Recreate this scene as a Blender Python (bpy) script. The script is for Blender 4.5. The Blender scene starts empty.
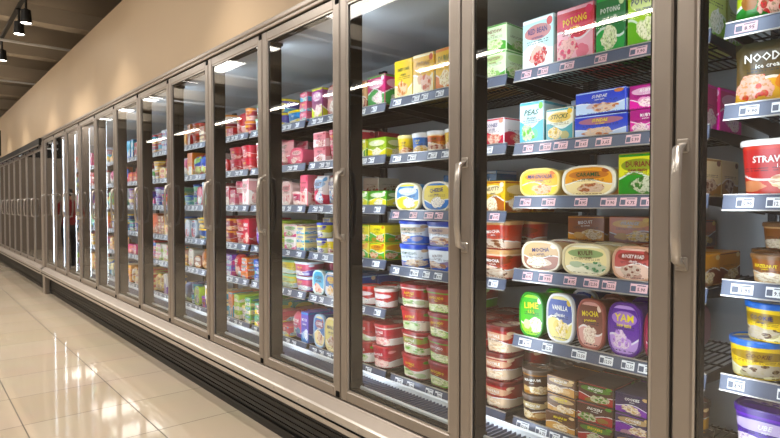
import bpy, math, random, time
import numpy as np
from mathutils import Vector
random.seed(7)
scene = bpy.context.scene
try:
    scene.view_settings.view_transform = 'Standard'
    scene.view_settings.look = 'None'
except Exception as e:
    print(e)

# ---------------------------------------------------------------- helpers
def lin(h):
    if isinstance(h, tuple): return h
    h = h.lstrip('#')
    out = []
    for i in (0, 2, 4):
        c = int(h[i:i+2], 16) / 255
        out.append(c/12.92 if c <= 0.04045 else ((c+0.055)/1.055)**2.4)
    return tuple(out)

def new_mat(name):
    m = bpy.data.materials.new(name); m.use_nodes = True
    nt = m.node_tree
    b = nt.nodes.get('Principled BSDF')
    return m, nt, b

def simple(name, col, rough=0.5, metal=0.0, noise=0.0, nscale=30, emis=None, estr=0, coat=0, spec=None):
    m, nt, b = new_mat(name)
    c = lin(col)
    b.inputs['Roughness'].default_value = rough
    b.inputs['Metallic'].default_value = metal
    b.inputs['Coat Weight'].default_value = coat
    if spec is not None: b.inputs['Specular IOR Level'].default_value = spec
    tc = nt.nodes.new('ShaderNodeTexCoord')
    nz = nt.nodes.new('ShaderNodeTexNoise'); nz.inputs['Scale'].default_value = nscale
    nt.links.new(tc.outputs['Object'], nz.inputs['Vector'])
    mx = nt.nodes.new('ShaderNodeMix'); mx.data_type = 'RGBA'
    mx.inputs[6].default_value = (c[0]*(1-noise), c[1]*(1-noise), c[2]*(1-noise), 1)
    mx.inputs[7].default_value = (min(1, c[0]*(1+noise)), min(1, c[1]*(1+noise)), min(1, c[2]*(1+noise)), 1)
    nt.links.new(nz.outputs['Fac'], mx.inputs[0])
    nt.links.new(mx.outputs[2], b.inputs['Base Color'])
    if emis:
        e = lin(emis)
        b.inputs['Emission Color'].default_value = (*e, 1)
        b.inputs['Emission Strength'].default_value = estr
    return m

class NB:
    def __init__(s, nt): s.nt = nt
    def m(s, op, a, b=None, c=None):
        n = s.nt.nodes.new('ShaderNodeMath'); n.operation = op
        for i, v in enumerate((a, b, c)):
            if v is None: continue
            if isinstance(v, (int, float)): n.inputs[i].default_value = v
            else: s.nt.links.new(v, n.inputs[i])
        return n.outputs[0]
    def mix(s, f, a, b):
        n = s.nt.nodes.new('ShaderNodeMix'); n.data_type = 'RGBA'
        for i, v in ((0, f), (6, a), (7, b)):
            if isinstance(v, (int, float)): n.inputs[i].default_value = v
            elif isinstance(v, tuple): n.inputs[i].default_value = (*v, 1)
            else: s.nt.links.new(v, n.inputs[i])
        return n.outputs[2]

# ---- packaging: colours come from mesh attributes, print design from UVs
pack, nt, b = new_mat('printed_packaging')
nb = NB(nt)
def attr(nm):
    a = nt.nodes.new('ShaderNodeAttribute'); a.attribute_name = nm; return a
c1 = attr('c1').outputs['Color']; c2 = attr('c2').outputs['Color']; c3 = attr('c3').outputs['Color']
uvn = nt.nodes.new('ShaderNodeUVMap'); uvn.uv_map = 'art'
sx = nt.nodes.new('ShaderNodeSeparateXYZ'); nt.links.new(uvn.outputs[0], sx.inputs[0])
u, v = sx.outputs[0], sx.outputs[1]
sdn = nt.nodes.new('ShaderNodeUVMap'); sdn.uv_map = 'seed'
s2 = nt.nodes.new('ShaderNodeSeparateXYZ'); nt.links.new(sdn.outputs[0], s2.inputs[0])
sd, flag = s2.outputs[0], s2.outputs[1]
wav = nb.m('MULTIPLY', nb.m('SINE', nb.m('ADD', nb.m('MULTIPLY', u, 6.0), nb.m('MULTIPLY', sd, 40.0))), 0.09)
lim = nb.m('ADD', nb.m('ADD', 0.25, nb.m('MULTIPLY', sd, 0.25)), wav)
band = nb.m('LESS_THAN', v, lim)
edge = nb.m('LESS_THAN', nb.m('ABSOLUTE', nb.m('SUBTRACT', v, lim)), 0.022)
cb = nt.nodes.new('ShaderNodeCombineXYZ'); nt.links.new(u, cb.inputs[0]); nt.links.new(v, cb.inputs[1]); nt.links.new(nb.m('MULTIPLY', sd, 60.0), cb.inputs[2])
nz = nt.nodes.new('ShaderNodeTexNoise'); nz.inputs['Scale'].default_value = 5.0; nt.links.new(cb.outputs[0], nz.inputs['Vector'])
vo = nt.nodes.new('ShaderNodeTexVoronoi'); vo.inputs['Scale'].default_value = 7.0; nt.links.new(cb.outputs[0], vo.inputs['Vector'])
def blob(cu_, cv_, ru, rv, wob):
    e1 = nb.m('POWER', nb.m('ABSOLUTE', nb.m('DIVIDE', nb.m('SUBTRACT', u, cu_), ru)), 2.0)
    e2 = nb.m('POWER', nb.m('ABSOLUTE', nb.m('DIVIDE', nb.m('SUBTRACT', v, cv_), rv)), 2.0)
    return nb.m('LESS_THAN', nb.m('ADD', nb.m('ADD', e1, e2), nb.m('MULTIPLY', nb.m('SUBTRACT', nz.outputs['Fac'], 0.5), wob)), 1.0)
fr = lambda k: nb.m('FRACT', nb.m('MULTIPLY', sd, k))
cx = nb.m('ADD', 0.28, nb.m('MULTIPLY', fr(7.3), 0.44))
pic = blob(cx, 0.27, 0.27, 0.19, 2.4)
pic2 = blob(nb.m('SUBTRACT', 1.0, cx), nb.m('ADD', 0.12, nb.m('MULTIPLY', fr(13.7), 0.25)), 0.16, 0.12, 1.8)
logo = blob(0.5, 0.725, 0.42, 0.15, 0.25)
logo_on = nb.m('GREATER_THAN', fr(5.1), 0.55)
piccol = nb.mix(nb.m('GREATER_THAN', vo.outputs['Distance'], 0.42), c3, nb.mix(0.55, c3, (0.95, 0.85, 0.7)))
piccol = nb.mix(nb.m('LESS_THAN', vo.outputs['Distance'], 0.16), piccol, nb.mix(0.6, c3, (0.03, 0.01, 0.01)))
nz3 = nt.nodes.new('ShaderNodeTexNoise'); nz3.inputs['Scale'].default_value = 22.0; nt.links.new(cb.outputs[0], nz3.inputs['Vector'])
piccol = nb.mix(nb.m('MULTIPLY', nb.m('GREATER_THAN', nz3.outputs['Fac'], 0.56), 0.6), piccol, nb.mix(0.5, c2, (0.12, 0.03, 0.01)))
cb2 = nt.nodes.new('ShaderNodeCombineXYZ'); nt.links.new(nb.m('MULTIPLY', u, 34.0), cb2.inputs[0]); nt.links.new(nb.m('MULTIPLY', v, 6.0), cb2.inputs[1]); nt.links.new(sd, cb2.inputs[2])
nz2 = nt.nodes.new('ShaderNodeTexNoise'); nz2.inputs['Scale'].default_value = 1.0; nt.links.new(cb2.outputs[0], nz2.inputs['Vector'])
lines = nb.m('LESS_THAN', nb.m('FRACT', nb.m('MULTIPLY', v, 22.0)), 0.5)
def prnt(vc, hv, hu):
    return nb.m('MULTIPLY', nb.m('MULTIPLY', nb.m('GREATER_THAN', nz2.outputs['Fac'], 0.48), lines),
           nb.m('MULTIPLY', nb.m('LESS_THAN', nb.m('ABSOLUTE', nb.m('SUBTRACT', v, vc)), hv),
                nb.m('LESS_THAN', nb.m('ABSOLUTE', nb.m('SUBTRACT', u, 0.5)), hu)))
prn = nb.m('MAXIMUM', prnt(0.53, 0.05, 0.34), prnt(0.06, 0.03, 0.42))
badge = nb.m('MULTIPLY', blob(0.87, 0.88, 0.09, 0.08, 0.0), nb.m('GREATER_THAN', sd, 0.4))
stripe = nb.m('MULTIPLY', nb.m('GREATER_THAN', v, 0.925), nb.m('GREATER_THAN', fr(3.7), 0.4))
g1 = nb.mix(nb.m('MULTIPLY', nb.m('MULTIPLY', flag, nb.m('SUBTRACT', 1.0, v)), 0.45), c1, nb.mix(0.5, c1, c2))
col = nb.mix(nb.m('MULTIPLY', band, flag), g1, c2)
col = nb.mix(nb.m('MULTIPLY', edge, flag), col, nb.mix(0.75, c2, (0.9, 0.9, 0.88)))
col = nb.mix(nb.m('MULTIPLY', nb.m('MULTIPLY', logo, logo_on), flag), col, nb.mix(0.7, c1, c3))
col = nb.mix(nb.m('MULTIPLY', pic2, flag), col, nb.mix(0.5, c3, c2))
col = nb.mix(nb.m('MULTIPLY', pic, flag), col, piccol)
col = nb.mix(nb.m('MULTIPLY', stripe, flag), col, c2)
col = nb.mix(nb.m('MULTIPLY', prn, flag), col, nb.mix(0.8, c1, (0.02, 0.02, 0.03)))
col = nb.mix(nb.m('MULTIPLY', badge, flag), col, c3)
hs = nt.nodes.new('ShaderNodeHueSaturation'); hs.inputs['Saturation'].default_value = 1.2; hs.inputs['Value'].default_value = 0.84
nt.links.new(col, hs.inputs['Color'])
nt.links.new(hs.outputs[0], b.inputs['Base Color'])
b.inputs['Roughness'].default_value = 0.32

# ---- glass (thin pane)
glass, nt, b = new_mat('door_glass')
nb = NB(nt); nt.nodes.remove(b)
out = nt.nodes['Material Output']
lw = nt.nodes.new('ShaderNodeLayerWeight'); lw.inputs['Blend'].default_value = 0.5
f = nb.m('ADD', 0.12, nb.m('MULTIPLY', nb.m('POWER', lw.outputs['Facing'], 4.0), 0.85))
tr = nt.nodes.new('ShaderNodeBsdfTransparent'); tr.inputs[0].default_value = (0.89, 0.94, 0.93, 1)
gl = nt.nodes.new('ShaderNodeBsdfGlossy'); gl.inputs['Roughness'].default_value = 0.025
ms = nt.nodes.new('ShaderNodeMixShader')
nt.links.new(f, ms.inputs[0]); nt.links.new(tr.outputs[0], ms.inputs[1]); nt.links.new(gl.outputs[0], ms.inputs[2])
nt.links.new(ms.outputs[0], out.inputs[0])

frame_m = simple('taupe_anodised_frame', '9c948d', 0.3, 0.62, 0.05, 12)
gasket = simple('black_gasket', '0c0b0b', 0.85, spec=.15)
handle_m = simple('satin_handle', 'b8b2ac', 0.28, 0.65)
led = simple('led_strip', 'ffffff', 0.5, emis='e6f0ff', estr=19)
panel = simple('cabinet_liner', 'a6aaac', 0.45, 0.0, 0.05, 6)
wire = simple('wire_rack', '17181b', 0.4, 0.5)
rail = simple('price_rail', '4e5568', 0.28, 0.15)
white = simple('white_plastic', 'd8dade', 0.4)
kick = simple('kick_plate', '100e0c', 0.5, 0.0, 0.2, 20)
sill = simple('sill_metal', 'a89e95', 0.34, 0.5, 0.08, 8)
bump = simple('bumper_rail', 'c4beb7', 0.28, 0.55, 0.08, 8)
black = simple('black_metal', '0d0d0d', 0.5)
lampglow = simple('lamp_glow', 'ffffff', 0.5, emis='fff4e2', estr=34)
liner_dark = simple('deck_liner', '242528', 0.5, 0.0, 0.1, 10)
MATS = [pack, glass, frame_m, gasket, handle_m, led, panel, wire, rail, white, kick, sill, bump, black, lampglow, liner_dark]
PACK, GLASS, FRAME, GASK, HAND, LED, PANEL, WIRE, RAIL, WHITE, KICK, SILL, BUMP, BLACK, GLOW, DECK = range(16)

class MB:
    def __init__(s):
        s.v=[]; s.f=[]; s.mi=[]; s.c1=[]; s.c2=[]; s.c3=[]; s.uv=[]; s.sd=[]; s.sm=[]
    def add(s, verts, faces, mat=0, c1=(1,1,1), c2=None, c3=None, uvs=None, seed=0.0, flag=0.0, smooth=False):
        o = len(s.v); s.v.extend(verts)
        c2 = c2 or c1; c3 = c3 or c1
        for i, fc in enumerate(faces):
            s.f.append([o+k for k in fc]); s.mi.append(mat); s.c1.append(c1); s.c2.append(c2); s.c3.append(c3)
            fu = uvs[i] if uvs else None
            s.uv.extend(fu if fu else [(0.5, 0.5)]*len(fc))
            s.sd.append((seed, flag if (uvs is None or fu) else 0.0)); s.sm.append(smooth)
    def box(s, x0, x1, y0, y1, z0, z1, mat, bev=0.0, **kw):
        if x1<x0: x0,x1=x1,x0
        if y1<y0: y0,y1=y1,y0
        if z1<z0: z0,z1=z1,z0
        if bev <= 0:
            vs = [(x,y,z) for x in (x0,x1) for y in (y0,y1) for z in (z0,z1)]
            s.add(vs, [(0,1,3,2),(4,6,7,5),(0,4,5,1),(2,3,7,6),(0,2,6,4),(1,5,7,3)], mat, **kw)
        else:
            vs, fs = bevbox(x0,x1,y0,y1,z0,z1,bev)
            s.add(vs, fs, mat, **kw)
    def mesh(s, name):
        me = bpy.data.meshes.new(name)
        me.from_pydata(s.v, [], s.f)
        used = sorted(set(s.mi)); mp = {m:i for i, m in enumerate(used)}
        for m in used: me.materials.append(MATS[m])
        me.polygons.foreach_set('material_index', [mp[m] for m in s.mi])
        me.polygons.foreach_set('use_smooth', s.sm)
        cnt = np.array([len(f) for f in s.f])
        if 0 in used:
            for nm, arr in (('c1', s.c1), ('c2', s.c2), ('c3', s.c3)):
                a = np.repeat(np.array(arr, dtype=np.float32), cnt, axis=0)
                a = np.hstack([a, np.ones((len(a), 1), dtype=np.float32)])
                at = me.color_attributes.new(nm, 'FLOAT_COLOR', 'CORNER')
                at.data.foreach_set('color', a.ravel())
            l = me.uv_layers.new(name='art'); l.data.foreach_set('uv', np.array(s.uv, dtype=np.float32).ravel())
            l = me.uv_layers.new(name='seed'); l.data.foreach_set('uv', np.repeat(np.array(s.sd, dtype=np.float32), cnt, axis=0).ravel())
        me.update()
        return me
    def obj(s, name, loc=(0,0,0), parent=None):
        return link(name, s.mesh(name), loc, parent)

def link(name, me, loc=(0,0,0), parent=None):
    o = bpy.data.objects.new(name, me); scene.collection.objects.link(o); o.location = loc
    if parent: o.parent = parent
    return o

def bevbox(x0,x1,y0,y1,z0,z1,b):
    lo=(x0,y0,z0); hi=(x1,y1,z1)
    b = min(b, (x1-x0)*.45, (y1-y0)*.45, (z1-z0)*.45)
    vs=[]; idx={}
    for sx_ in (0,1):
        for sy_ in (0,1):
            for sz_ in (0,1):
                sg=(sx_,sy_,sz_)
                for ax in range(3):
                    p=[]
                    for k in range(3):
                        base = hi[k] if sg[k] else lo[k]
                        p.append(base if k==ax else base + (-b if sg[k] else b))
                    idx[(sg,ax)]=len(vs); vs.append(tuple(p))
    fs=[]
    for ax in range(3):
        a,c=[k for k in range(3) if k!=ax]
        for s_ in (0,1):
            q=[]
            for (i,j) in ((0,0),(1,0),(1,1),(0,1)):
                sg=[0,0,0]; sg[ax]=s_; sg[a]=i; sg[c]=j; q.append(idx[(tuple(sg),ax)])
            fs.append(q)
    for ax in range(3):
        a,c=[k for k in range(3) if k!=ax]
        for i in (0,1):
            for j in (0,1):
                s0=[0,0,0]; s1=[0,0,0]; s0[a]=s1[a]=i; s0[c]=s1[c]=j; s0[ax]=0; s1[ax]=1
                s0=tuple(s0); s1=tuple(s1)
                fs.append([idx[(s0,a)],idx[(s1,a)],idx[(s1,c)],idx[(s0,c)]])
    for sx_ in (0,1):
        for sy_ in (0,1):
            for sz_ in (0,1):
                sg=(sx_,sy_,sz_); fs.append([idx[(sg,0)],idx[(sg,1)],idx[(sg,2)]])
    return vs, fs

# ---- text meshes
TC = {}
def text_geo(word, shear=0.0):
    key=(word,shear)
    if key in TC: return TC[key]
    cu = bpy.data.curves.new('txt', 'FONT'); cu.body = word; cu.resolution_u = 1; cu.offset = 0.018; cu.shear=shear
    ob = bpy.data.objects.new('txt', cu); scene.collection.objects.link(ob)
    dg = bpy.context.evaluated_depsgraph_get(); dg.update()
    me = bpy.data.meshes.new_from_object(ob.evaluated_get(dg))
    vs = np.array([tuple(v_.co)[:2] for v_ in me.vertices]) if len(me.vertices) else np.zeros((1,2))
    fs = [tuple(p.vertices) for p in me.polygons]
    mn, mx_ = vs.min(0), vs.max(0)
    vs = vs - (mn+mx_)/2
    w, h = (mx_-mn)
    bpy.data.objects.remove(ob); bpy.data.curves.remove(cu); bpy.data.meshes.remove(me)
    TC[key] = (vs, fs, max(w,1e-3), max(h,1e-3))
    return TC[key]
def put_text(mb, xf, word, cr, cu_, maxw, maxh, surf, col, mat=PACK, shear=0.0, rot=0.0):
    vs, fs, w, h = text_geo(word, shear)
    s = min(maxw/w, maxh/h)
    sy = min(maxh/h, s*1.5)
    pts = []
    cr_,sr_=math.cos(rot),math.sin(rot)
    for (x, y) in vs:
        x1=x*s; y1=y*sy
        r = cr + x1*cr_-y1*sr_; uu = cu_ + x1*sr_+y1*cr_
        pts.append(xf((r, uu, surf(r, uu)+0.0012)))
    mb.add(pts, fs, mat, c1=col)

def mkxf(O, yaw=0.0):
    c, s = math.cos(yaw), math.sin(yaw)
    ox, oy, oz = O
    def xf(p):
        r, u_, n = p
        return (ox - (r*s + n*c), oy - (r*c - n*s), oz + u_)
    return xf

WHITEC = lin('f4f1ea'); DARK = lin('1a1420')
INKS=[lin(x) for x in ('1a1420','7a1420','142a6a','14502a','5a2a10')]
def contrast(c):
    L=(c[0]*.3+c[1]*.6+c[2]*.1)
    if L < 0.32: return random.choice((WHITEC,WHITEC,lin('f4dc60')))
    return random.choice(INKS)
SUBS=['ice cream','delight','premium','frozen','classic','1.5 L','new taste','real milk']
def label(mb,xf,word,w,h,vc,surf,c):
    ink=contrast(c)
    sh=random.choice((0.0,0.0,.35)); rt=random.choice((0.0,0.0,0.0,.08))
    put_text(mb,xf,word,0,h*(vc+.02),w*random.uniform(.6,.76),h*.135,surf,ink,shear=sh,rot=rt)
    put_text(mb,xf,random.choice(SUBS),0,h*(vc-.115),w*.5,h*.07,surf,ink,shear=sh,rot=rt)

def se(N, p):
    out=[]
    for i in range(N+1):
        t = 2*math.pi*i/N
        c, s = math.cos(t), math.sin(t)
        out.append((math.copysign(abs(c)**(2/p), c), math.copysign(abs(s)**(2/p), s), t))
    return out

def loft(mb, ptf, levels, N, p, cols, seed, front_v, capflag_last=0, capc=None):
    ring = se(N, p)
    for k in range(len(levels)-1):
        t0,a0,b0,c,fl = levels[k]; t1,a1,b1,_,_ = levels[k+1]
        vs=[]; fs=[]; uvs=[]
        for (cc, ss, th) in ring[:-1]:
            vs.append(ptf(cc,ss,t0,a0,b0)); vs.append(ptf(cc,ss,t1,a1,b1))
        for i in range(N):
            j=(i+1)%N
            fs.append((2*i,2*j,2*j+1,2*i+1))
            d0=ring[i][2]; d1=ring[i+1][2]
            def ux(t):
                ph = math.pi/2 - t
                return .5+ph/math.pi
            u0,u1=ux(d0),ux(d1)
            mid=(u0+u1)/2
            if mid< -0.5: u0+=2; u1+=2
            if mid<0: u0+=1;u1+=1
            v0=(t0-front_v[0])/front_v[1]; v1=(t1-front_v[0])/front_v[1]
            uvs.append([(u0,v0),(u1,v0),(u1,v1),(u0,v1)])
        mb.add(vs, fs, PACK, c1=c[0], c2=c[1], c3=c[2], uvs=uvs if fl else None, seed=seed, flag=fl, smooth=True)
    for (lv, fl, c) in ((levels[0],0,levels[0][3]), (levels[-1],capflag_last,capc or levels[-1][3])):
        t,a,b_,_,_ = lv
        vs=[ptf(cc,ss,t,a,b_) for (cc,ss,th) in ring[:-1]]
        uv=[[(.5+.5*cc,.5+.5*ss) for (cc,ss,th) in ring[:-1]]]
        mb.add(vs,[tuple(range(N))],PACK,c1=c[0],c2=c[1],c3=c[2],uvs=uv if fl else None,seed=seed,flag=fl)

def carton(mb, O, w, h, d, cols, word, det, yaw):
    xf = mkxf(O, yaw); seed = random.random()
    vs, fs = bevbox(-w/2, w/2, 0, h, -d, 0, 0.003)
    P = [xf(p) for p in vs]
    uvs=[]
    for fc in fs:
        if len(fc)==4:
            pts=[vs[k] for k in fc]
            ns=[p[2] for p in pts]; rs=[p[0] for p in pts]
            if max(ns)-min(ns)<1e-5 and max(ns)>-1e-4: uvs.append([(p[0]/w+.5,p[1]/h) for p in pts]); continue
            if max(rs)-min(rs)<1e-5: uvs.append([(-p[2]/d,p[1]/h) for p in pts]); continue
        uvs.append(None)
    mb.add(P, fs, PACK, c1=cols[0], c2=cols[1], c3=cols[2], uvs=uvs, seed=seed, flag=1.0)
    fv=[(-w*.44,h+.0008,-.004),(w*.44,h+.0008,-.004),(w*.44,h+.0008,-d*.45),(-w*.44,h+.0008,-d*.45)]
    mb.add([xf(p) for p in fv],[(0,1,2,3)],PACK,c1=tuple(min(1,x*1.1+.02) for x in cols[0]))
    if det and word: label(mb,xf,word,w,h,.73,lambda r,u_:0.0,cols[0])

def tub_up(mb, O, w, h, d, cols, word, det, yaw, p=2.0, lid=None):
    xf0 = mkxf(O, yaw); seed=random.random(); N=24 if det else 12
    lid = lid or cols[2]
    lc=(lid,lid,cols[1])
    a=w/2; b_=d/2
    lh=min(.018,h*.16)
    ptf=lambda cc,ss,t,A,B: xf0((A*cc, t, -b_+B*ss))
    k=.86
    levels=[(0,a*k*.97,b_*k*.97,cols,0),(0.004,a*k,b_*k,cols,1),(h-lh,a*.95,b_*.95,lc,0),(h-lh,a*.99,b_*.99,lc,0),(h-lh*.25,a,b_,lc,0),(h,a*.97,b_*.97,lc,0),(h,a*.9,b_*.9,lc,0),(h-.004,a*.88,b_*.88,lc,0)]
    loft(mb, ptf, levels, N, p, cols, seed, (0,h-lh), capflag_last=1, capc=(lid,cols[0],cols[1]))
    if det and word:
        def surf(r,u_):
            kk=k+(.95-k)*u_/(h-lh)
            q=min(.98,abs(r)/(a*kk))
            return -b_+b_*kk*(1-q**p)**(1/p)+.0006
        label(mb,xf0,word,w*.85,(h-lh),.71,surf,cols[0])

def tub_face(mb, O, w, h, d, cols, word, det, yaw):
    xf0=mkxf(O,yaw); seed=random.random(); N=32 if det else 16
    a=w/2;b_=h/2
    rim=cols[3] if len(cols)>3 else cols[0]
    rc=(rim,rim,rim)
    ptf=lambda cc,ss,t,A,B: xf0((A*cc, b_+B*ss, t))
    levels=[(-d,a*.8,b_*.8,cols,0),(-d+.004,a*.83,b_*.83,cols,0),(-.02,a*.94,b_*.94,rc,0),(-.02,a,b_,rc,0),(-.004,a,b_,rc,0),(0,a*.97,b_*.97,rc,0),(0,a*.9,b_*.9,rc,0),(-.003,a*.87,b_*.87,rc,0)]
    loft(mb,ptf,levels,N,3.0,cols,seed,(0,1),capflag_last=1,capc=cols)
    if det and word: label(mb,xf0,word,w*.85,h,.69,lambda r,u_:-.003,cols[0])

def bag(mb, O, w, h, d, cols, word, det, yaw):
    xf=mkxf(O,yaw); seed=random.random(); n=8 if det else 5
    def th(i,j):
        x=2*i/n-1; y=2*j/n-1
        return d/2*math.sqrt(max(0,1-abs(x)**3))*math.sqrt(max(0,1-abs(y)**4))*(1+.08*math.sin(9*x+seed*20)*math.cos(7*y))
    for sgn in (1,-1):
        vs=[];fs=[];uvs=[]
        for j in range(n+1):
            for i in range(n+1):
                x=2*i/n-1; y=j/n
                pinch=1-.05*math.sin(math.pi*y)
                vs.append(xf((w/2*x*pinch,h*y,-d/2+sgn*th(i,j))))
        for j in range(n):
            for i in range(n):
                q=(i+j*(n+1),i+1+j*(n+1),i+1+(j+1)*(n+1),i+(j+1)*(n+1))
                fs.append(q); uvs.append([(i/n,j/n),((i+1)/n,j/n),((i+1)/n,(j+1)/n),(i/n,(j+1)/n)])
        mb.add(vs,fs,PACK,c1=cols[0],c2=cols[1],c3=cols[2],uvs=uvs,seed=seed,flag=1.0,smooth=True)
    if det and word:
        def surf(r,u_):
            x=2*r/w;y=2*u_/h-1
            return -d/2+d/2*math.sqrt(max(0,1-abs(x)**3))*math.sqrt(max(0,1-abs(y)**4))*1.08+.002
        label(mb,xf,word,w*.9,h,.7,surf,cols[0])

KIND={'C':'frozen_food_carton','L':'family_ice_cream_tub','R':'round_ice_cream_tub','S':'rectangular_ice_cream_tub','B':'frozen_food_bag'}
def place(B, typ, x, y, z, w, h, cols, word, det, d=None, lid=None):
    mb = B.setdefault(typ, MB())
    yaw=random.uniform(-.07,.07)
    if typ=='C': carton(mb,(x,y,z),w,h,d,cols,word,det,yaw)
    elif typ=='L': tub_face(mb,(x,y,z),w,h,d,cols,word,det,yaw)
    elif typ=='R': tub_up(mb,(x,y,z),w,h,d,cols,word,det,random.uniform(-.4,.4),2.0,lid)
    elif typ=='S': tub_up(mb,(x,y,z),w,h,d,cols,word,det,yaw,3.6,lid)
    elif typ=='B': bag(mb,(x,y,z),w,h,d,cols,word,det,yaw)

# ---------------------------------------------------------------- dims
D=1.53; PITCH=0.755; Y0=0.648
XS=1.82; XB=2.44
ZD0,ZD1=0.415,2.30
def ym(k): return Y0+PITCH*k
SH0=[1.85,1.613,1.35,1.10,0.82,0.475]
SH=[1.848,1.562,1.354,1.068,0.806,0.475]
SH2=[1.845,1.57,1.295,1.02,0.475]
SH3=[1.835,1.575,1.32,1.04,0.79,0.475]
def C(*hs): return tuple(lin(h) for h in hs)

def fill(B, k, shelves, spec, det):
    for z, row in zip(shelves, spec):
        y = ym(k)-0.03
        for it in row:
            typ,w,h,stack,cols,word = it[:6]
            opt = it[6] if len(it)>6 else {}
            if y-w < ym(k-1)+.02: break
            d = opt.get('d') or {'C':.17,'L':.15,'R':w,'S':.16,'B':.08}[typ]
            rows = opt.get('rows', 2 if (det or typ in 'R') else 1)
            for r in range(rows):
                x = XS+.02+r*(d+.014)+random.uniform(0,.012)
                if x+d>XB-.07: break
                st = opt.get('bs',stack) if r else stack
                if r==0 and stack>1 and random.random()<opt.get('drop',.15): st=stack-1
                cc=cols
                for s in range(st):
                    place(B,typ,x+random.uniform(-.003,.003),y-w/2+random.uniform(-.002,.002),z+.004+s*(h+.0012),w*.965,h,cc,word,det and r==0,d*.98,opt.get('lid'))
            if 'back' in opt:
                bt,bw,bh,bs,bc,bword=opt['back']
                place_x=XS+.02+rows*(d+.014)+.01
                for s in range(bs):
                    place(B,bt,place_x,y-w/2,z+.004+s*(bh+.0012),bw,bh,bc,bword,det,.16,None)
            y -= w+opt.get('gap',.004)

bay0=[
 [('B',.15,.2,1,C('b7c433','2f7d33','c22d2d'),'EDAMAME'),('B',.15,.2,1,C('b9d63a','3a8a33','e04b2d'),'PEAS'),('C',.14,.2,1,C('d7b82a','1c1c22','c23a1c'),'DIM SUM'),('C',.12,.2,1,C('f2ead0','c0392b','3a8a33'),'GYOZA')],
 [('B',.2,.185,1,C('2a2a1e','e0a52a','d83a2a'),'NOODLES',{'d':.06}),('B',.18,.185,1,C('c9402c','2c5d2c','f2d35a'),'HOT PLATE'),('B',.16,.18,1,C('203550','d0a030','c23a1c'),'SPICY')],
 [('S',.26,.165,1,C('b81f24','c83a2a','e8c9a0'),'STRAWBERRY',{'lid':lin('efece6')}),('S',.26,.165,1,C('a01f20','c8503a','e8c9a0'),'CHERRY',{'lid':lin('efece6')})],
 [('R',.18,.085,2,C('8a5636','d8b48a','efe2c8'),'HAZELNUT',{'lid':lin('7a5a40'),'drop':1}),('R',.16,.085,2,C('4b2c1c','c89a6a','efe2c8'),'ROCHER',{'lid':lin('3c2416')}),('C',.2,.1,2,C('d89038','4a2a18','f0d9a0'),'WAFER')],
 [('R',.16,.112,2,C('f0c726','f4ecc0','5a3a22'),'COOKIE',{'lid':lin('3a73c8'),'drop':0}),('R',.155,.112,2,C('f2cb2a','f6eecb','6a3a22'),'DOUGH',{'lid':lin('2a63c8')}),('R',.15,.112,2,C('f0c020','ffffff','6a3a22'),'COOKIE',{'lid':lin('2a63c8')})],
 [('S',.2,.13,2,C('4a2a9a','7a50c0','e8d8f0'),'UBE',{'lid':lin('4a2a8a')}),('R',.15,.12,2,C('4a2070','d8b0e8','e8d8f0'),'TARO',{'lid':lin('4a2070')}),('R',.15,.12,2,C('301a50','9080d0','e8d8f0'),'BERRY',{'lid':lin('301a50')})],
]
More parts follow.
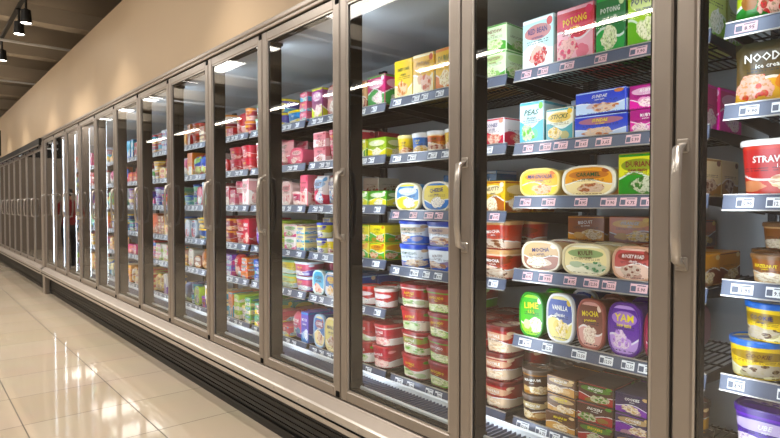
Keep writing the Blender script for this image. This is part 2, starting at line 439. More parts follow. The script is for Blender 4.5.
bay1=[
 [('C',.155,.2,1,C('b8dcd8','f2f6f4','c84848'),'RED BEAN'),('C',.16,.2,1,C('c82030','f0b8c0','e04868'),'POTONG'),('C',.11,.2,1,C('1a6a34','3aa050','d8e0b0'),'POTONG'),('C',.12,.2,1,C('a8d030','6ab028','eff0c0'),'POTONG'),('C',.12,.2,1,C('d8e090','8aba40','ffffff'),'CORN')],
 [('C',.115,.165,1,C('d0e4ea','6ab0c0','7aba50'),'PEAS',{'back':('C',.12,.11,2,C('d0d8e8','3a6ac0','e8c070'),'PLUS')}),('C',.12,.125,1,C('ece4c8','5a9aa0','e8b838'),'STICKS',{'back':('C',.12,.1,2,C('e8e8e8','3a8a50','d05038'),'MIX')}),('C',.2,.082,2,C('4452c0','c8d8f0','c08060'),'SUNDAE',{'drop':0}),('C',.115,.08,2,C('a8207a','e060a8','f0d0e0'),'RUBY',{'drop':0}),('C',.1,.15,1,C('c83070','e060a8','f0d0e0'),'PINK')],
 [('L',.185,.115,1,C('f0bc20','f8e060','e87820','f0d890'),'MAGNOLIA'),('L',.215,.115,1,C('eaa040','f6e0b0','a85020','efe6d4'),'CARAMEL'),('C',.14,.145,1,C('e0d838','3a8a3a','3a6a30'),'DURIAN'),('C',.12,.12,1,C('e8d8b0','a07028','6a3010'),'MOKA')],
 [('L',.19,.12,1,C('d8b890','a87868','f4ecd4','e8dcc8'),'MOCHA',{'back':('C',.17,.105,2,C('8a4a28','e0a060','e8c890'),'BISCUIT')}),('L',.19,.12,1,C('ecd9a8','f4ecd4','2a7a4a','d8c8a8'),'KULFI',{'back':('C',.18,.105,2,C('d87020','7a3018','f0c870'),'ORANGE')}),('L',.16,.12,1,C('b86060','e8c8b8','7a4038','c8a088'),'ROCKY ROAD',{'back':('C',.15,.1,2,C('c85a28','5a2818','f0c870'),'CHOC')}),('C',.12,.1,1,C('d09040','703018','e8d0a0'),'BISCUIT')],
 [('L',.12,.18,1,C('3aa830','a8e060','f0f4d8','2c8a2a'),'LIME'),('L',.125,.19,1,C('2a489a','e8d890','e0c060','e8e8e8'),'VANILLA'),('L',.115,.185,1,C('6a3c32','d8a8a0','f0d8c8','9a6058'),'MOCHA'),('L',.125,.19,1,C('5a3090','c0a0d8','c8a0e0','5a3880'),'YAM'),('L',.12,.185,1,C('a01c4c','e04880','f0c0c8','7a1438'),'BERRY')],
 [('R',.125,.1,2,C('3a2218','a07040','e8d0a0'),'MAGNUM',{'lid':lin('6a5a50'),'drop':0,'bs':2}),('C',.13,.068,3,C('54301c','c89860','e8c898'),'MAGNUM',{'drop':0}),('C',.14,.07,3,C('3a2418','a82828','5a8a3a'),'SNICKERS',{'drop':0}),('C',.13,.07,3,C('302840','7a3a9a','d0b080'),'COOKIES',{'drop':0}),('R',.115,.095,2,C('5a2218','d8a050','e8c898'),'TWIRL',{'lid':lin('201010')}),],
]
bay2=[
 [('C',.135,.19,1,C('e8c02a','f0e8b0','d07828'),'SWEET CORN'),('C',.14,.19,1,C('e8b030','f2e8c0','c85028'),'POTONG'),('C',.14,.19,1,C('e8b820','e07820','f2e8c0'),'DURIAN'),('C',.12,.11,2,C('e0a820','e07820','f2e8c0'),'DURIAN'),('C',.14,.11,2,C('e0ecc8','5a9a4a','b8d890'),'HONEYDEW',{'drop':0})],
 [('R',.105,.1,1,C('e8c028','f4ecc0','c86828'),'CUP',{'lid':lin('e8d8a0')}),('R',.105,.1,1,C('3868b0','e8e8f0','e0b040'),'CUP',{'lid':lin('e8e8e8')}),('R',.105,.1,1,C('e08830','f8e8d0','a03020'),'CUP',{'lid':lin('e8e8e8')}),('R',.105,.1,1,C('d8b048','f8e8d0','a03020'),'CUP',{'lid':lin('e8e8e8')}),('R',.1,.1,1,C('d8b048','f8e8d0','a03020'),'CUP',{'lid':lin('e8e8e8')}),('C',.14,.115,1,C('e8e0e0','c04858','e8a090'),'CONES')],
 [('L',.19,.14,1,C('4888c8','f0e070','f0f0f0','e8e0c8'),'VANILLA',{'back':('C',.17,.19,1,C('3a6a98','d8e0e8','e8c050'),'COOL')}),('L',.19,.14,1,C('e0c860','4878b8','f0e8e0','e0d8c8'),'CHEESE',{'back':('C',.17,.2,1,C('3a78a8','d8e0e8','e8c050'),'COOL')}),('L',.17,.13,1,C('d8c060','4878b8','f0e8e0','e0d8c8'),'CHEESE'),('C',.13,.13,1,C('d8b050','a05828','f0e0c0'),'NUTTY')],
 [('S',.19,.115,2,C('e4e8ee','5878c0','c8a888'),'CREAMY DELIGHTS',{'lid':lin('4058c0'),'drop':0}),('S',.2,.115,2,C('e8ecf0','4868b8','a87858'),'REACHO',{'lid':lin('3048a8'),'drop':0}),('S',.15,.11,2,C('c8d4e8','3858b0','a87858'),'REACHO',{'lid':lin('2a3c98')}),('S',.14,.12,2,C('b04840','e8c8b0','704020'),'MOCHA',{'lid':lin('caa078'),'drop':0})],
 [('S',.19,.115,4,C('b82430','e8dcd0','68a038'),'ROYALE',{'lid':lin('982028'),'d':.2,'drop':0}),('S',.18,.115,4,C('a01828','68a838','d8e0a8'),'AVOCADO',{'lid':lin('8a2030'),'d':.2,'drop':0}),('S',.17,.115,3,C('8a1420','c03838','68a038'),'PISTACHIO',{'lid':lin('8a2020'),'d':.2}),('S',.14,.115,3,C('a01c24','d8c0a8','e8c8a8'),'ROYALE',{'lid':lin('6a1418'),'d':.18,'drop':0})],
]
bay3=[
 [('C',.12,.18,1,C('8a3a7a','c8d060','e8c0d0'),'YAM'),('B',.14,.19,1,C('e8b8b0','c04848','f0e8e0'),'BERRY'),('C',.14,.16,1,C('7a3a7a','d8a0d8','f0e0f0'),'YAM'),('C',.12,.15,1,C('c8a078','8a3a28','e8d8c0'),'MOCHA'),('C',.15,.16,1,C('c04878','5a9a5a','f0d0d8'),'LYCHEE')],
 [('C',.14,.09,2,C('d88890','f0dcd8','a83048'),'PEACH'),('R',.11,.09,2,C('d05870','f0c0c8','a02848'),'ROSE',{'lid':lin('d87888')}),('C',.14,.17,1,C('d8606a','f4e4dc','a83048'),'LYCHEE'),('C',.13,.1,1,C('c8c050','5a8a38','f0e8d0'),'PANDAN'),('C',.15,.1,1,C('8aa840','e8d848','f0e8d0'),'MIX')],
 [('B',.13,.18,1,C('e8e0dc','c85868','6a98c0'),'SHERBET'),('B',.13,.18,1,C('ece4dc','b04040','5a88b0'),'MILKY'),('C',.14,.08,2,C('d8c8b8','b84848','7a5a3a'),'SORBET'),('C',.13,.08,1,C('68a848','d8d858','f0f0d8'),'MELON'),('C',.14,.08,1,C('48903c','e8d848','f0f0d8'),'MELON')],
 [('R',.105,.09,2,C('e8d838','f0f0c8','5050a8'),'CUP',{'lid':lin('4858b0')}),('R',.105,.09,2,C('e8c838','f0f0c8','a04858'),'CUP',{'lid':lin('d8d8e8')}),('R',.105,.09,2,C('6868b8','f0e8d8','e8b838'),'CUP',{'lid':lin('3848a0')}),('C',.1,.09,2,C('d8d048','408a40','e88830'),'CORN'),('C',.12,.09,2,C('d0c050','5a9a48','e0a070'),'CORN'),('C',.12,.09,2,C('e0c840','5a9a48','c86828'),'CORN')],
 [('L',.13,.15,1,C('58a8c8','f0e8d8','d86858','d8e8e8'),'OCEAN'),('L',.13,.15,1,C('3878b8','e8d8c8','e8a848','d0d8e8'),'BLUE'),('C',.13,.14,1,C('3858a8','a8c8e8','f0e0c0'),'COOL'),('R',.13,.1,1,C('b82830','f0e0d8','f0f0f0'),'MILK',{'lid':lin('d85048')}),('R',.14,.1,1,C('b82830','f0e0d8','f0f0f0'),'MILK',{'lid':lin('e0d0c8')})],
 [('L',.13,.2,1,C('4878b0','e8d0a0','a85838','a8c0d8'),'COFFEE'),('L',.13,.2,1,C('e0c870','f0e0b0','a85838','e8d0a0'),'MANGO'),('L',.13,.2,1,C('8a5a38','d8b890','f0e0c8','b89878'),'CHOC'),('S',.14,.115,2,C('a82430','e8dcd0','68a038'),'ROYALE',{'lid':lin('982028'),'d':.2,'drop':0}),('S',.14,.115,2,C('b03040','e8dcd0','e8a0a0'),'ROYALE',{'lid':lin('a83038'),'d':.2,'drop':0})],
]
PAL_RED=['b82028','d03838','f0e8e0','d87878','a01830','e8b8b0','e89030','c84858']
PAL_PINK=['e0a8a8','d87888','f0e8e0','c85868','e8c8c0','a83050','f0d0c8']
PAL_MIX=['c83038','e8b828','3868b0','58a048','e8e0d8','7848a0','e88038','48a0b8','d86890','8a4a28','d0d8e0','283878','a8c838','f0d8a0']
PAL_WARM=['e8a030','d86030','c03028','f0d8a0','8a4828','e8e0d0','a86838','f0c050','d89090']
PAL_COOL=['4080b8','78b0d0','e0e8f0','3850a0','58a088','a0c8a0','7060a8','e8d060','d07080']
WORDS=['ICE CREAM','VANILLA','CHOCO','MOCHI','FRIES','NUGGETS','MIX','BERRY','SORBET']
def auto(shelves, pals):
    spec=[]
    for i,z in enumerate(shelves):
        pal=[lin(x) for x in pals[i%len(pals)]]
        top = (shelves[i-1]-.06) if i else 2.06
        room = top-z
        row=[];w=0
        for _try in range(14):
            typ=random.choice('CCCCLRSB'); cols=random.sample(pal,3)
            n=random.choice((1,1,1,2)) 
            if typ=='C': iw,h,st=random.choice(((.12,.07,2),(.13,.15,1),(.15,.08,2),(.11,.2,1),(.09,.06,3),(.08,.19,1),(.1,.05,4)))
            elif typ=='L': iw,h,st=random.choice(((.13,.16,1),(.16,.11,1)))
            elif typ=='R': iw,h,st=random.choice(((.105,.09,2),(.1,.11,1)))
            elif typ=='S': iw,h,st=.18,.09,2
            else: iw,h,st=.13,.17,1
            while st*h>room and st>1: st-=1
            if h>room: h=room
            wd=random.choice(WORDS)
            for _ in range(n):
                if w+iw>.70: break
                row.append((typ,iw,h,st,cols,wd)); w+=iw+.004
        spec.append(row)
    return spec

bays={0:(SH0,bay0,True),1:(SH,bay1,True),2:(SH2,bay2,True),3:(SH3,bay3,True)}
bays[4]=(SH3,auto(SH3,[PAL_COOL,PAL_PINK,PAL_PINK,PAL_MIX,PAL_COOL,PAL_COOL]),True)
bays[5]=(SH3,auto(SH3,[PAL_RED,PAL_RED,PAL_PINK,PAL_RED,PAL_MIX,PAL_MIX]),True)
bays[6]=(SH3,auto(SH3,[PAL_WARM,PAL_MIX,PAL_COOL,PAL_MIX,PAL_WARM,PAL_MIX]),False)
bays[7]=(SH3,auto(SH3,[PAL_MIX,PAL_MIX,PAL_MIX,PAL_WARM,PAL_MIX,PAL_MIX]),False)
bays[8]=(SH3,auto(SH3,[PAL_MIX,PAL_RED,PAL_MIX,PAL_COOL,PAL_MIX,PAL_WARM]),False)
meshcache={}
for k,(sh,spec,det) in bays.items():
    B={}; fill(B,k,sh,spec,det)
    lst=[]
    for typ,mb in B.items():
        me=mb.mesh(KIND[typ]); lst.append((KIND[typ],me)); link(KIND[typ],me)
    meshcache[k]=lst
for k in range(9,13):
    src=6+(k)%3
    for nm,me in meshcache[src]: link(nm,me,(0,PITCH*(k-src),0))
for nm,me in meshcache[6]: link(nm,me,(0,PITCH*(-1-6),0))
GAP=.2
NFAR=11
for k in range(13,13+NFAR):
    src=6+(k)%3
    for nm,me in meshcache[src]: link(nm,me,(0,PITCH*(k-src)+GAP,0))

# ---------------------------------------------------------------- cabinet
YA=ym(-2)-.04; YB=ym(12)+GAP/2; YC=ym(12+NFAR)+GAP+.04
def cabinet(y0,y1,ztop):
    mb=MB()
    mb.box(XB,XB+.05,y0,y1,.10,ztop+.02,PANEL)
    mb.box(D+.06,XB,y0,y1,ztop-.045,ztop+.02,PANEL)
    mb.box(D+.0,D+.06,y0,y1,ztop+.004,ztop+.02,FRAME)
    mb.box(D+.06,XB,y0,y1,.10,.435,DECK)
    mb.box(D-.006,D+.062,y0,y1,.36,ZD0-.004,SILL,.004)
    mb.add([(D-.045,y0,.372),(D-.045,y1,.372),(D-.006,y1,.405),(D-.006,y0,.405)],[(0,1,2,3)],SILL)
    mb.box(D-.052,D+.05,y0,y1,.285,.372,BUMP,.01)
    mb.box(D-.056,D-.050,y0,y1,.320,.328,GASK)
    mb.box(D+.07,D+.1,y0,y1,.0,.285,KICK)
    for i in range(6):
        zz=.05+i*.034
        mb.box(D+.055,D+.075,y0+.02,y1-.02,zz,zz+.012,KICK)
    mb.box(D+.02,D+.05,y0,y1,.255,.285,SILL,.004)
    yy=y0+.1
    while yy<y1:
        mb.box(D-.0545,D-.051,yy-.006,yy+.006,.343,.355,HAND,.002)
        yy+=.25
    mb.box(D+.085,D+.1,y0,y1,.435,.47,WHITE,.004)
    mb.box(D+.235,D+.25,y0,y1,.435,.475,WHITE,.004)
    yv=y0
    while yv<min(y1,8):
        mb.box(D+.1,D+.235,yv,yv+.005,.437,.455,RAIL); yv+=.022
    mb.box(D+.06,XB+.05,y0-.03,y0,.0,ztop+.02,PANEL)
    mb.box(D+.06,XB+.05,y1,y1+.03,.0,ztop+.02,PANEL)
    return mb.obj('freezer_cabinet')
cabA=cabinet(YA,ym(12)+.03,ZD1)
cabB=cabinet(ym(12)+GAP-.03,YC,ZD1)

# ---------------------------------------------------------------- shelving
def shelf_mesh(shelves):
    mb=MB()
    y0,y1=-.725,-.03
    for si,z in enumerate(shelves):
        for yb in (y0,y1):
            mb.add([(XS+.01,yb-.004,z-.022),(XB-.07,yb-.004,z-.06),(XB-.07,yb-.004,z),(XS+.01,yb-.004,z),
                    (XS+.01,yb+.004,z-.022),(XB-.07,yb+.004,z-.06),(XB-.07,yb+.004,z),(XS+.01,yb+.004,z)],
                   [(0,1,2,3),(7,6,5,4),(0,4,5,1),(3,2,6,7),(0,3,7,4),(1,5,6,2)],WIRE)
        for xx in (XS+.02,XS+.2,XS+.38,XB-.08):
            mb.box(xx-.003,xx+.003,y0,y1,z-.007,z-.002,WIRE)
        n=30
        for i in range(n+1):
            yy=y0+(y1-y0)*i/n
            mb.box(XS+.01,XB-.07,yy-.002,yy+.002,z-.003,z+.001,WIRE)
        mb.add([(XS-.002,y0-.01,z-.034),(XS-.002,y1+.01,z-.034),(XS+.010,y1+.01,z+.010),(XS+.010,y0-.01,z+.010),
                (XS+.004,y0-.01,z-.036),(XS+.004,y1+.01,z-.036),(XS+.016,y1+.01,z+.010),(XS+.016,y0-.01,z+.010)],
               [(0,1,2,3),(7,6,5,4),(3,2,6,7),(1,0,4,5)],RAIL)
        mb.box(XS-.005,XS+.002,y0-.01,y1+.01,z-.037,z-.033,HAND)
        mb.box(XS+.006,XS+.014,y0-.01,y1+.01,z+.009,z+.012,HAND)
        yy=y1-.01-random.uniform(0,.03)
        pink = random.random()<.18
        while yy>y0+.07:
            w=random.choice((.045,.05,.058))
            tc=lin('f0c8cc') if pink else lin('f4f5f8')
            def P(yv,zz): 
                t=(zz+.034)/.044
                return (XS-.002+.012*t-.0015, yv, z+zz)
            mb.add([P(yy,-.027),P(yy-w,-.027),P(yy-w,.001),P(yy,.001)],[(0,1,2,3)],PACK,c1=tc)
            xf=lambda p,yc=yy-w/2: (P(0,p[1])[0]-.001, yc-p[0], z+p[1])
            put_text(mb,xf,random.choice(['8.95','5.90','12.50','9.90','6.75','3.65']),w*.16,-.016,w*.5,.012,lambda r,u_:0,lin('181830'))
            for a,b_,c,d_ in ((-.45,-.16,-.023,-.006),(-.1,.4,-.005,-.002)):
                mb.add([xf((w*a,c,0)),xf((w*b_,c,0)),xf((w*b_,d_,0)),xf((w*a,d_,0))],[(0,1,2,3)],PACK,c1=lin('5a6070'))
            yy-=w+random.choice((.012,.03,.05,.08))
    for yb in (y0-.012,y1+.012):
        mb.box(XB-.03,XB-.005,yb-.012,yb+.012,.44,2.22,WIRE)
    return mb.mesh('shelving_rack')
me_a=shelf_mesh(SH); me_b=shelf_mesh(SH2); me_c=shelf_mesh(SH3); me_d=shelf_mesh(SH0)
for k in range(-1,13+NFAR):
    g = GAP if k>=13 else 0
    me = {2:me_b,1:me_a,0:me_d}.get(k,me_c)
    link('shelving_rack',me,(0,ym(k)+g,0),cabB if k>=13 else cabA)

# ---------------------------------------------------------------- doors
def door_mesh():
    mb=MB(); g=.004; s=.05
    y1=-g; y0=-PITCH+g; z0,z1=ZD0,ZD1
    x0,x1=D,D+.042
    mb.box(x0,x1,y1-s,y1,z0,z1,FRAME,.005)
    mb.box(x0,x1,y0,y0+s,z0,z1,FRAME,.005)
    mb.box(x0+.001,x1,y0+s-.002,y1-s+.002,z0,z0+s,FRAME,.005)
    mb.box(x0+.001,x1,y0+s-.002,y1-s+.002,z1-s,z1,FRAME,.005)
    for a,b_,xx,xe,m in ((s-.001,s+.006,x0+.005,x0+.011,HAND),(s-.001,s+.014,x0+.015,x1+.001,GASK)):
        mb.box(xx,xe,y1-b_,y1-a,z0+a,z1-a,m)
        mb.box(xx,xe,y0+a,y0+b_,z0+a,z1-a,m)
        mb.box(xx,xe,y0+a,y1-a,z0+a,z0+b_,m)
        mb.box(xx,xe,y0+a,y1-a,z1-b_,z1-a,m)
    xg=x0+.0125
    mb.add([(xg,y0+s,z0+s),(xg,y1-s,z0+s),(xg,y1-s,z1-s),(xg,y0+s,z1-s)],[(0,1,2,3)],GLASS)
    mb.box(x1,x1+.012,y1-.045,y1-.012,z0+.01,z1-.01,GASK)
    mb.box(x1,x1+.012,y0+.012,y0+.045,z0+.01,z1-.01,GASK)
    yh=y1-.022
    zs=[1.17,1.19,1.25,1.33,1.41,1.47,1.49]; xs=[.004,.034,.042,.044,.042,.034,.004]
    vs=[];fs=[];N=12
    for i,(zz,xx) in enumerate(zip(zs,xs)):
        rx=.008; ry=.013
        for j in range(N):
            t=2*math.pi*j/N
            vs.append((x0-xx+rx*math.cos(t)*1.0, yh+ry*math.sin(t), zz+(.010*math.cos(t) if i in(1,) else -.010*math.cos(t) if i==5 else 0)))
    for i in range(len(zs)-1):
        for j in range(N):
            fs.append((i*N+j,i*N+(j+1)%N,(i+1)*N+(j+1)%N,(i+1)*N+j))
    mb.add(vs,fs,HAND,smooth=True)
    mb.box(x0-.006,x0+.002,yh-.016,yh+.016,1.158,1.195,HAND,.004)
    mb.box(x0-.006,x0+.002,yh-.016,yh+.016,1.465,1.502,HAND,.004)
    for zz in (z0+.004,z1-.034):
        mb.box(x0-.003,x0+.02,y0+.002,y0+.03,zz,zz+.03,GASK,.003)
    return mb.mesh('freezer_door')
dm=door_mesh()
for k in range(-1,13):
    link('freezer_door',dm,(0,ym(k),0))
for k in range(13,13+NFAR):
    o=link('freezer_door',dm,(0,ym(k)+GAP,0)); o.scale=(1,1,.955); o.location.z=ZD0*.045

def mull():
    mb=MB()
    xa=D+.056
    mb.box(xa,xa+.04,-.044,.044,ZD0,ZD1,GASK)
    xb=xa+.04
    for sg in (1,-1):
        # lamp lens recessed behind a small side fin, facing the shelves
        mb.box(xb-.002,xb+.005,sg*.040,sg*.044,ZD0,ZD1,GASK)
        a=Vector((xb+.003,sg*.038,0)); c=Vector((xb+.016,sg*.004,0))
        za,zb=ZD0+.06,ZD1-.06
        def q(t): p=a.lerp(c,t); return p.x,p.y
        p0=q(.05);p1=q(.95)
        mb.add([(*p0,za),(*p1,za),(*p1,zb),(*p0,zb)],[(0,1,2,3)],LED)
        for zz in (za-.02,zb): mb.box(xb,xb+.018,sg*.002,sg*.04,zz,zz+.02,GASK)
    return mb.mesh('mullion_light')
mm=mull()
for k in range(-2,13): link('mullion_light',mm,(0,ym(k),0),cabA)
for k in range(12,13+NFAR): link('mullion_light',mm,(0,ym(k)+GAP,0),cabB)

mb=MB()
mb.box(D-.012,D+.05,ym(12)+.004,ym(12)+GAP-.004,.0,ZD1,FRAME,.004)
mb.box(D-.018,D-.010,ym(12)+.02,ym(12)+GAP-.02,.42,ZD1-.03,SILL,.002)
mb.obj('end_filler',parent=cabA)
mb=MB()
mb.box(D-.02,D+.06,YA,YB,ZD1+.022,ZD1+.05,FRAME,.005)
mb.box(D-.012,D+.04,YA,YB,ZD1+.004,ZD1+.022,SILL,.003)
mb.obj('trim_1')
mb=MB()
mb.box(D-.05,D-.006,YB,YC,2.225,2.33,BLACK,.004)
mb.box(D-.056,D-.05,YB,YC,2.215,2.235,FRAME,.002)
mb.obj('trim_2')

# ---------------------------------------------------------------- room
wallm = simple('wall_paint', 'bca689', 0.5, 0, .03, 3)
wallm2 = simple('far_wall_paint', '9a8e82', 0.7, 0, .05, 2)
ceilm = simple('ceiling_paint', '978d80', 0.8, 0, .08, 1.5)
beamm = simple('beam_paint', 'aca293', 0.7, 0, .05, 2)
fl, nt, b = new_mat('polished_tiles')
tc=nt.nodes.new('ShaderNodeTexCoord'); mp=nt.nodes.new('ShaderNodeMapping'); mp.inputs['Location'].default_value=(.1,.2,0)
br=nt.nodes.new('ShaderNodeTexBrick'); br.offset=0.0; br.squash=1.0
br.inputs['Scale'].default_value=1.0; br.inputs['Brick Width'].default_value=.6; br.inputs['Row Height'].default_value=.6
br.inputs['Mortar Size'].default_value=.0035; br.inputs['Mortar Smooth'].default_value=.1; br.inputs['Bias'].default_value=0
br.inputs['Color1'].default_value=(*lin('d8cab6'),1); br.inputs['Color2'].default_value=(*lin('cfc0a9'),1); br.inputs['Mortar'].default_value=(*lin('5e5446'),1)
nt.links.new(tc.outputs['Object'],mp.inputs[0]); nt.links.new(mp.outputs[0],br.inputs['Vector'])
nz=nt.nodes.new('ShaderNodeTexNoise'); nz.inputs['Scale'].default_value=2.5; nz.inputs['Detail'].default_value=6
nt.links.new(tc.outputs['Object'],nz.inputs['Vector'])
mx=nt.nodes.new('ShaderNodeMix'); mx.data_type='RGBA'; mx.blend_type='MULTIPLY'; mx.inputs[0].default_value=.12
nt.links.new(br.outputs['Color'],mx.inputs[6]); nt.links.new(nz.outputs['Color'],mx.inputs[7]); nt.links.new(mx.outputs[2],b.inputs['Base Color'])
rr=nt.nodes.new('ShaderNodeMapRange'); rr.inputs['To Min'].default_value=.06; rr.inputs['To Max'].default_value=.5
nt.links.new(br.outputs['Fac'],rr.inputs[0]); nt.links.new(rr.outputs[0],b.inputs['Roughness'])
bp=nt.nodes.new('ShaderNodeBump'); bp.inputs['Strength'].default_value=.3; bp.inputs['Distance'].default_value=.002; bp.invert=True
nt.links.new(br.outputs['Fac'],bp.inputs['Height']); nt.links.new(bp.outputs[0],b.inputs['Normal'])
b.inputs['IOR'].default_value=1.8

def room_box(name,x0,x1,y0,y1,z0,z1,mat):
    me=bpy.data.meshes.new(name)
    vs=[(x,y,z) for x in (x0,x1) for y in (y0,y1) for z in (z0,z1)]
    me.from_pydata(vs,[],[(0,1,3,2),(4,6,7,5),(0,4,5,1),(2,3,7,6),(0,2,6,4),(1,5,7,3)])
    me.materials.append(mat); return link(name,me)
YE=ym(12+NFAR)+GAP+1.5
XR=2.52
room_box('floor',-4.5,XR+.2,-3.5,YE,-.1,0,fl)
room_box('ceiling',-4.5,XR+.2,-3.5,YE,4.0,4.1,ceilm)
room_box('wall_left',-4.6,-4.5,-3.5,YE,0,4.0,wallm2)
room_box('wall_back',-4.5,XR+.2,-3.6,-3.5,0,4.0,wallm2)
room_box('wall_front',-4.5,XR+.2,YE,YE+.1,0,4.0,wallm2)
room_box('wall_right',XR,XR+.2,-3.5,YE,0,4.0,wallm2)
room_box('wall_bulkhead',D-.004,XR,-3.5,YE,ZD1+.052,3.22,wallm)
for i,yb in enumerate(np.arange(4.2,YE-.5,1.9)):
    room_box('ceiling_beam',-4.5,XR,yb,yb+.22,3.55,3.75,beamm)
mb=MB()
for yb in (6.2,8.9,11.8):
    mb.box(-4.5,XR,yb,yb+.03,3.47,3.5,WHITE,.005)
mb.obj('ceiling_conduit')

def lamp_head():
    mb=MB(); N=16
    def cyl(z0,r0,z1,r1,m,cap=False):
        vs=[];fs=[]
        for j in range(N):
            t=2*math.pi*j/N
            vs.append((r0*math.cos(t),r0*math.sin(t),z0)); vs.append((r1*math.cos(t),r1*math.sin(t),z1))
        for j in range(N):
            k=(j+1)%N; fs.append((2*j,2*k,2*k+1,2*j+1))
        if cap: fs.append(tuple(2*j for j in range(N)))
        mb.add(vs,fs,m,smooth=False)
    cyl(-.0,.012,.12,.012,BLACK)
    cyl(-.02,.03,.0,.012,BLACK)
    cyl(-.16,.055,-.02,.045,BLACK)
    cyl(-.15,.048,-.149,.048,GLOW,True)
    mb.box(-.03,.03,-.012,.012,.11,.13,BLACK,.003)
    return mb.mesh('track_spotlight')
lm=lamp_head()
mb=MB(); mb.box(.94,.98,-3,YE-.5,3.52,3.55,BLACK,.004); mb.obj('lighting_track')
for i,yb in enumerate([ -1.5,.8,3.2,5.6,7.0,7.5,9.0,11.4,13.5,15.8]):
    o=link('track_spotlight',lm,(.96,yb,3.39)); 
    L=bpy.data.lights.new('spot_beam','SPOT'); L.energy=78; L.spot_size=math.radians(100); L.spot_blend=.8; L.color=(1,.90,.78); L.shadow_soft_size=.05
    lo=bpy.data.objects.new('spot_beam',L); scene.collection.objects.link(lo); lo.parent=o; lo.location=(0,0,-.17)
def linear():
    mb=MB()
    mb.box(-.05,.05,-.75,.75,0,.05,WHITE,.006)
    mb.box(-.04,.04,-.73,.73,-.006,0.002,GLOW)
    for yy in (-.6,.6): mb.box(-.004,.004,yy-.004,yy+.004,.05,.75,BLACK)
    return mb.mesh('linear_pendant_lamp')
lp=linear()
for yb in np.arange(-2,YE-1,2.4):
    link('linear_pendant_lamp',lp,(-2.5,yb,3.25))
for i,yb in enumerate((0,5,10,15,20)):
    L=bpy.data.lights.new('aisle_light','AREA'); L.shape='RECTANGLE'; L.size=1.2; L.size_y=3.5; L.energy=125; L.color=(1,.94,.86)
    o=bpy.data.objects.new('aisle_light',L); scene.collection.objects.link(o); o.location=(-1.0,yb,3.9)
# hanging aisle sign
mb=MB()
mb.box(.55,1.45,14.0,14.04,2.34,2.86,BLACK,.006)
mb.box(.62,1.38,13.996,13.999,2.52,2.56,WHITE)
mb.box(.62,1.2,13.996,13.999,2.64,2.70,WHITE)
for xx in (.65,1.35): mb.box(xx-.005,xx+.005,14.015,14.025,2.85,4.0,BLACK)
mb.obj('hanging_aisle_sign')

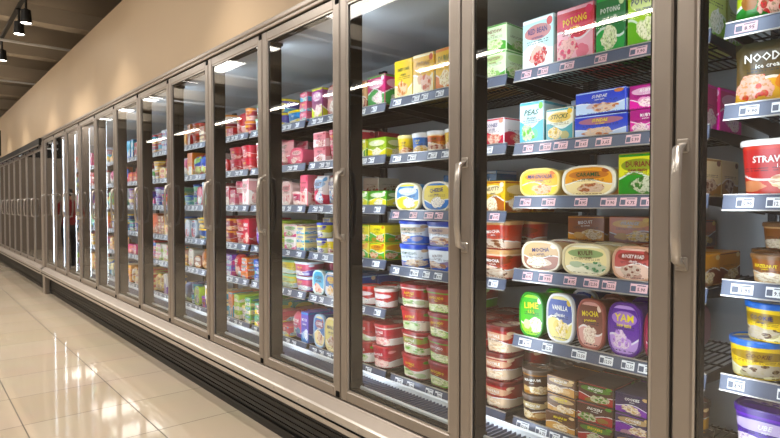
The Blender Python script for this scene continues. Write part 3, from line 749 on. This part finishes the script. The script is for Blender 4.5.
# ---------------------------------------------------------------- shopper (seen only as a reflection in the doors)
def shopper(loc, rotz):
    P=[(0,0,.93),(0,0,1.08),(0,.01,1.28),(0,.01,1.41),(0,0,1.47),(0,-.01,1.54),(0,-.015,1.61),(0,-.01,1.68)]
    R=[(.15,.11),(.125,.095),(.155,.11),(.075,.07),(.055,.055),(.07,.085),(.078,.1),(.055,.07)]
    E=[(0,1),(1,2),(2,3),(3,4),(4,5),(5,6),(6,7)]
    def addv(p,r,par):
        P.append(p);R.append((r,r) if not isinstance(r,tuple) else r);E.append((par,len(P)-1));return len(P)-1
    for sg in (1,-1):
        s=addv((sg*.17,.01,1.38),.06,2); e=addv((sg*.235,.03*sg+.02,1.12),.042,s); w_=addv((sg*.25,-.06-.04*sg,.89),.028,e)
        pl=addv((sg*.252,-.08-.04*sg,.83),(.018,.036),w_)
        for fi,(dy,ln) in enumerate(((-.03,.07),(-.01,.08),(.01,.075),(.028,.06))):
            a=addv((sg*.25,-.085-.04*sg+dy,.79),.0095,pl); addv((sg*.24,-.09-.04*sg+dy,.79-ln),.008,a)
        a=addv((sg*.24,-.12-.04*sg,.83),.011,pl); addv((sg*.235,-.14-.04*sg,.79),.009,a)
        h=addv((sg*.09,0,.86),.092,0); k=addv((sg*.1,-.1*sg-.03,.49),.06,h); an=addv((sg*.1,-.2*sg+.06,.1),.042,k)
        addv((sg*.1,-.2*sg-.1,.045),(.045,.035),an)
    me=bpy.data.meshes.new('shopper_body'); me.from_pydata(P,E,[])
    ob=bpy.data.objects.new('tmp',me); scene.collection.objects.link(ob)
    sk=ob.modifiers.new('s','SKIN'); 
    for i,v_ in enumerate(me.skin_vertices[0].data):
        v_.radius=R[i]; v_.use_root=(i==0)
    ob.modifiers.new('sub','SUBSURF').levels=2
    dg=bpy.context.evaluated_depsgraph_get(); dg.update()
    bm_=bpy.data.meshes.new_from_object(ob.evaluated_get(dg)); bpy.data.objects.remove(ob)
    mats=[simple('skin','b98a6c',.5),simple('red_shirt','8a2a2c',.8),simple('dark_trousers','2c2a30',.8),simple('shoes','e0e0e0',.5),simple('hair','120c0a',.5)]
    for m in mats: bm_.materials.append(m)
    for p in bm_.polygons:
        c=p.center; p.use_smooth=True
        if c.z<.08: i=3
        elif abs(c.x)>.19 and c.z<1.15: i=0
        elif c.z<.93: i=2
        elif c.z<1.44: i=1
        elif c.z>1.64 or (c.z>1.52 and c.y>.02): i=4
        else: i=0
        p.material_index=i
    root=bpy.data.objects.new('shopper',None); scene.collection.objects.link(root)
    root.location=loc; root.rotation_euler=(0,0,rotz)
    link('body',bm_,(0,0,0),root)
    fb=MB()
    fb.add([(-.012,-.105,1.585),(.012,-.105,1.585),(0,-.13,1.59),(0,-.105,1.625)],[(0,1,2),(0,2,3),(1,3,2)],PACK,c1=lin('b98a6c'))
    for sx_ in (-.03,.03): fb.box(sx_-.011,sx_+.011,-.112,-.10,1.618,1.627,BLACK,.002)
    fb.box(-.022,.022,-.108,-.098,1.556,1.563,PACK,.002,c1=lin('8a4038'))
    for sx_ in (-.08,.08): fb.box(sx_-.008,sx_+.008,-.02,.015,1.585,1.635,PACK,.004,c1=lin('b98a6c'))
    link('face_features',fb.mesh('face_features'),(0,0,0),root)
    return root
try:
    shopper((.62,12.9,-.005),math.radians(175))
except Exception as e:
    print('shopper',e)

w=bpy.data.worlds.new('world'); scene.world=w; w.use_nodes=True
w.node_tree.nodes['Background'].inputs[0].default_value=(1,.9,.8,1); w.node_tree.nodes['Background'].inputs[1].default_value=.15

cam=bpy.data.cameras.new('camera'); co=bpy.data.objects.new('camera',cam); scene.collection.objects.link(co)
cam.lens=26; cam.sensor_width=36; cam.clip_start=.02
co.location=(0,0,1.33); co.rotation_euler=(math.radians(90-1.42),0,math.radians(-40.45))
scene.camera=co
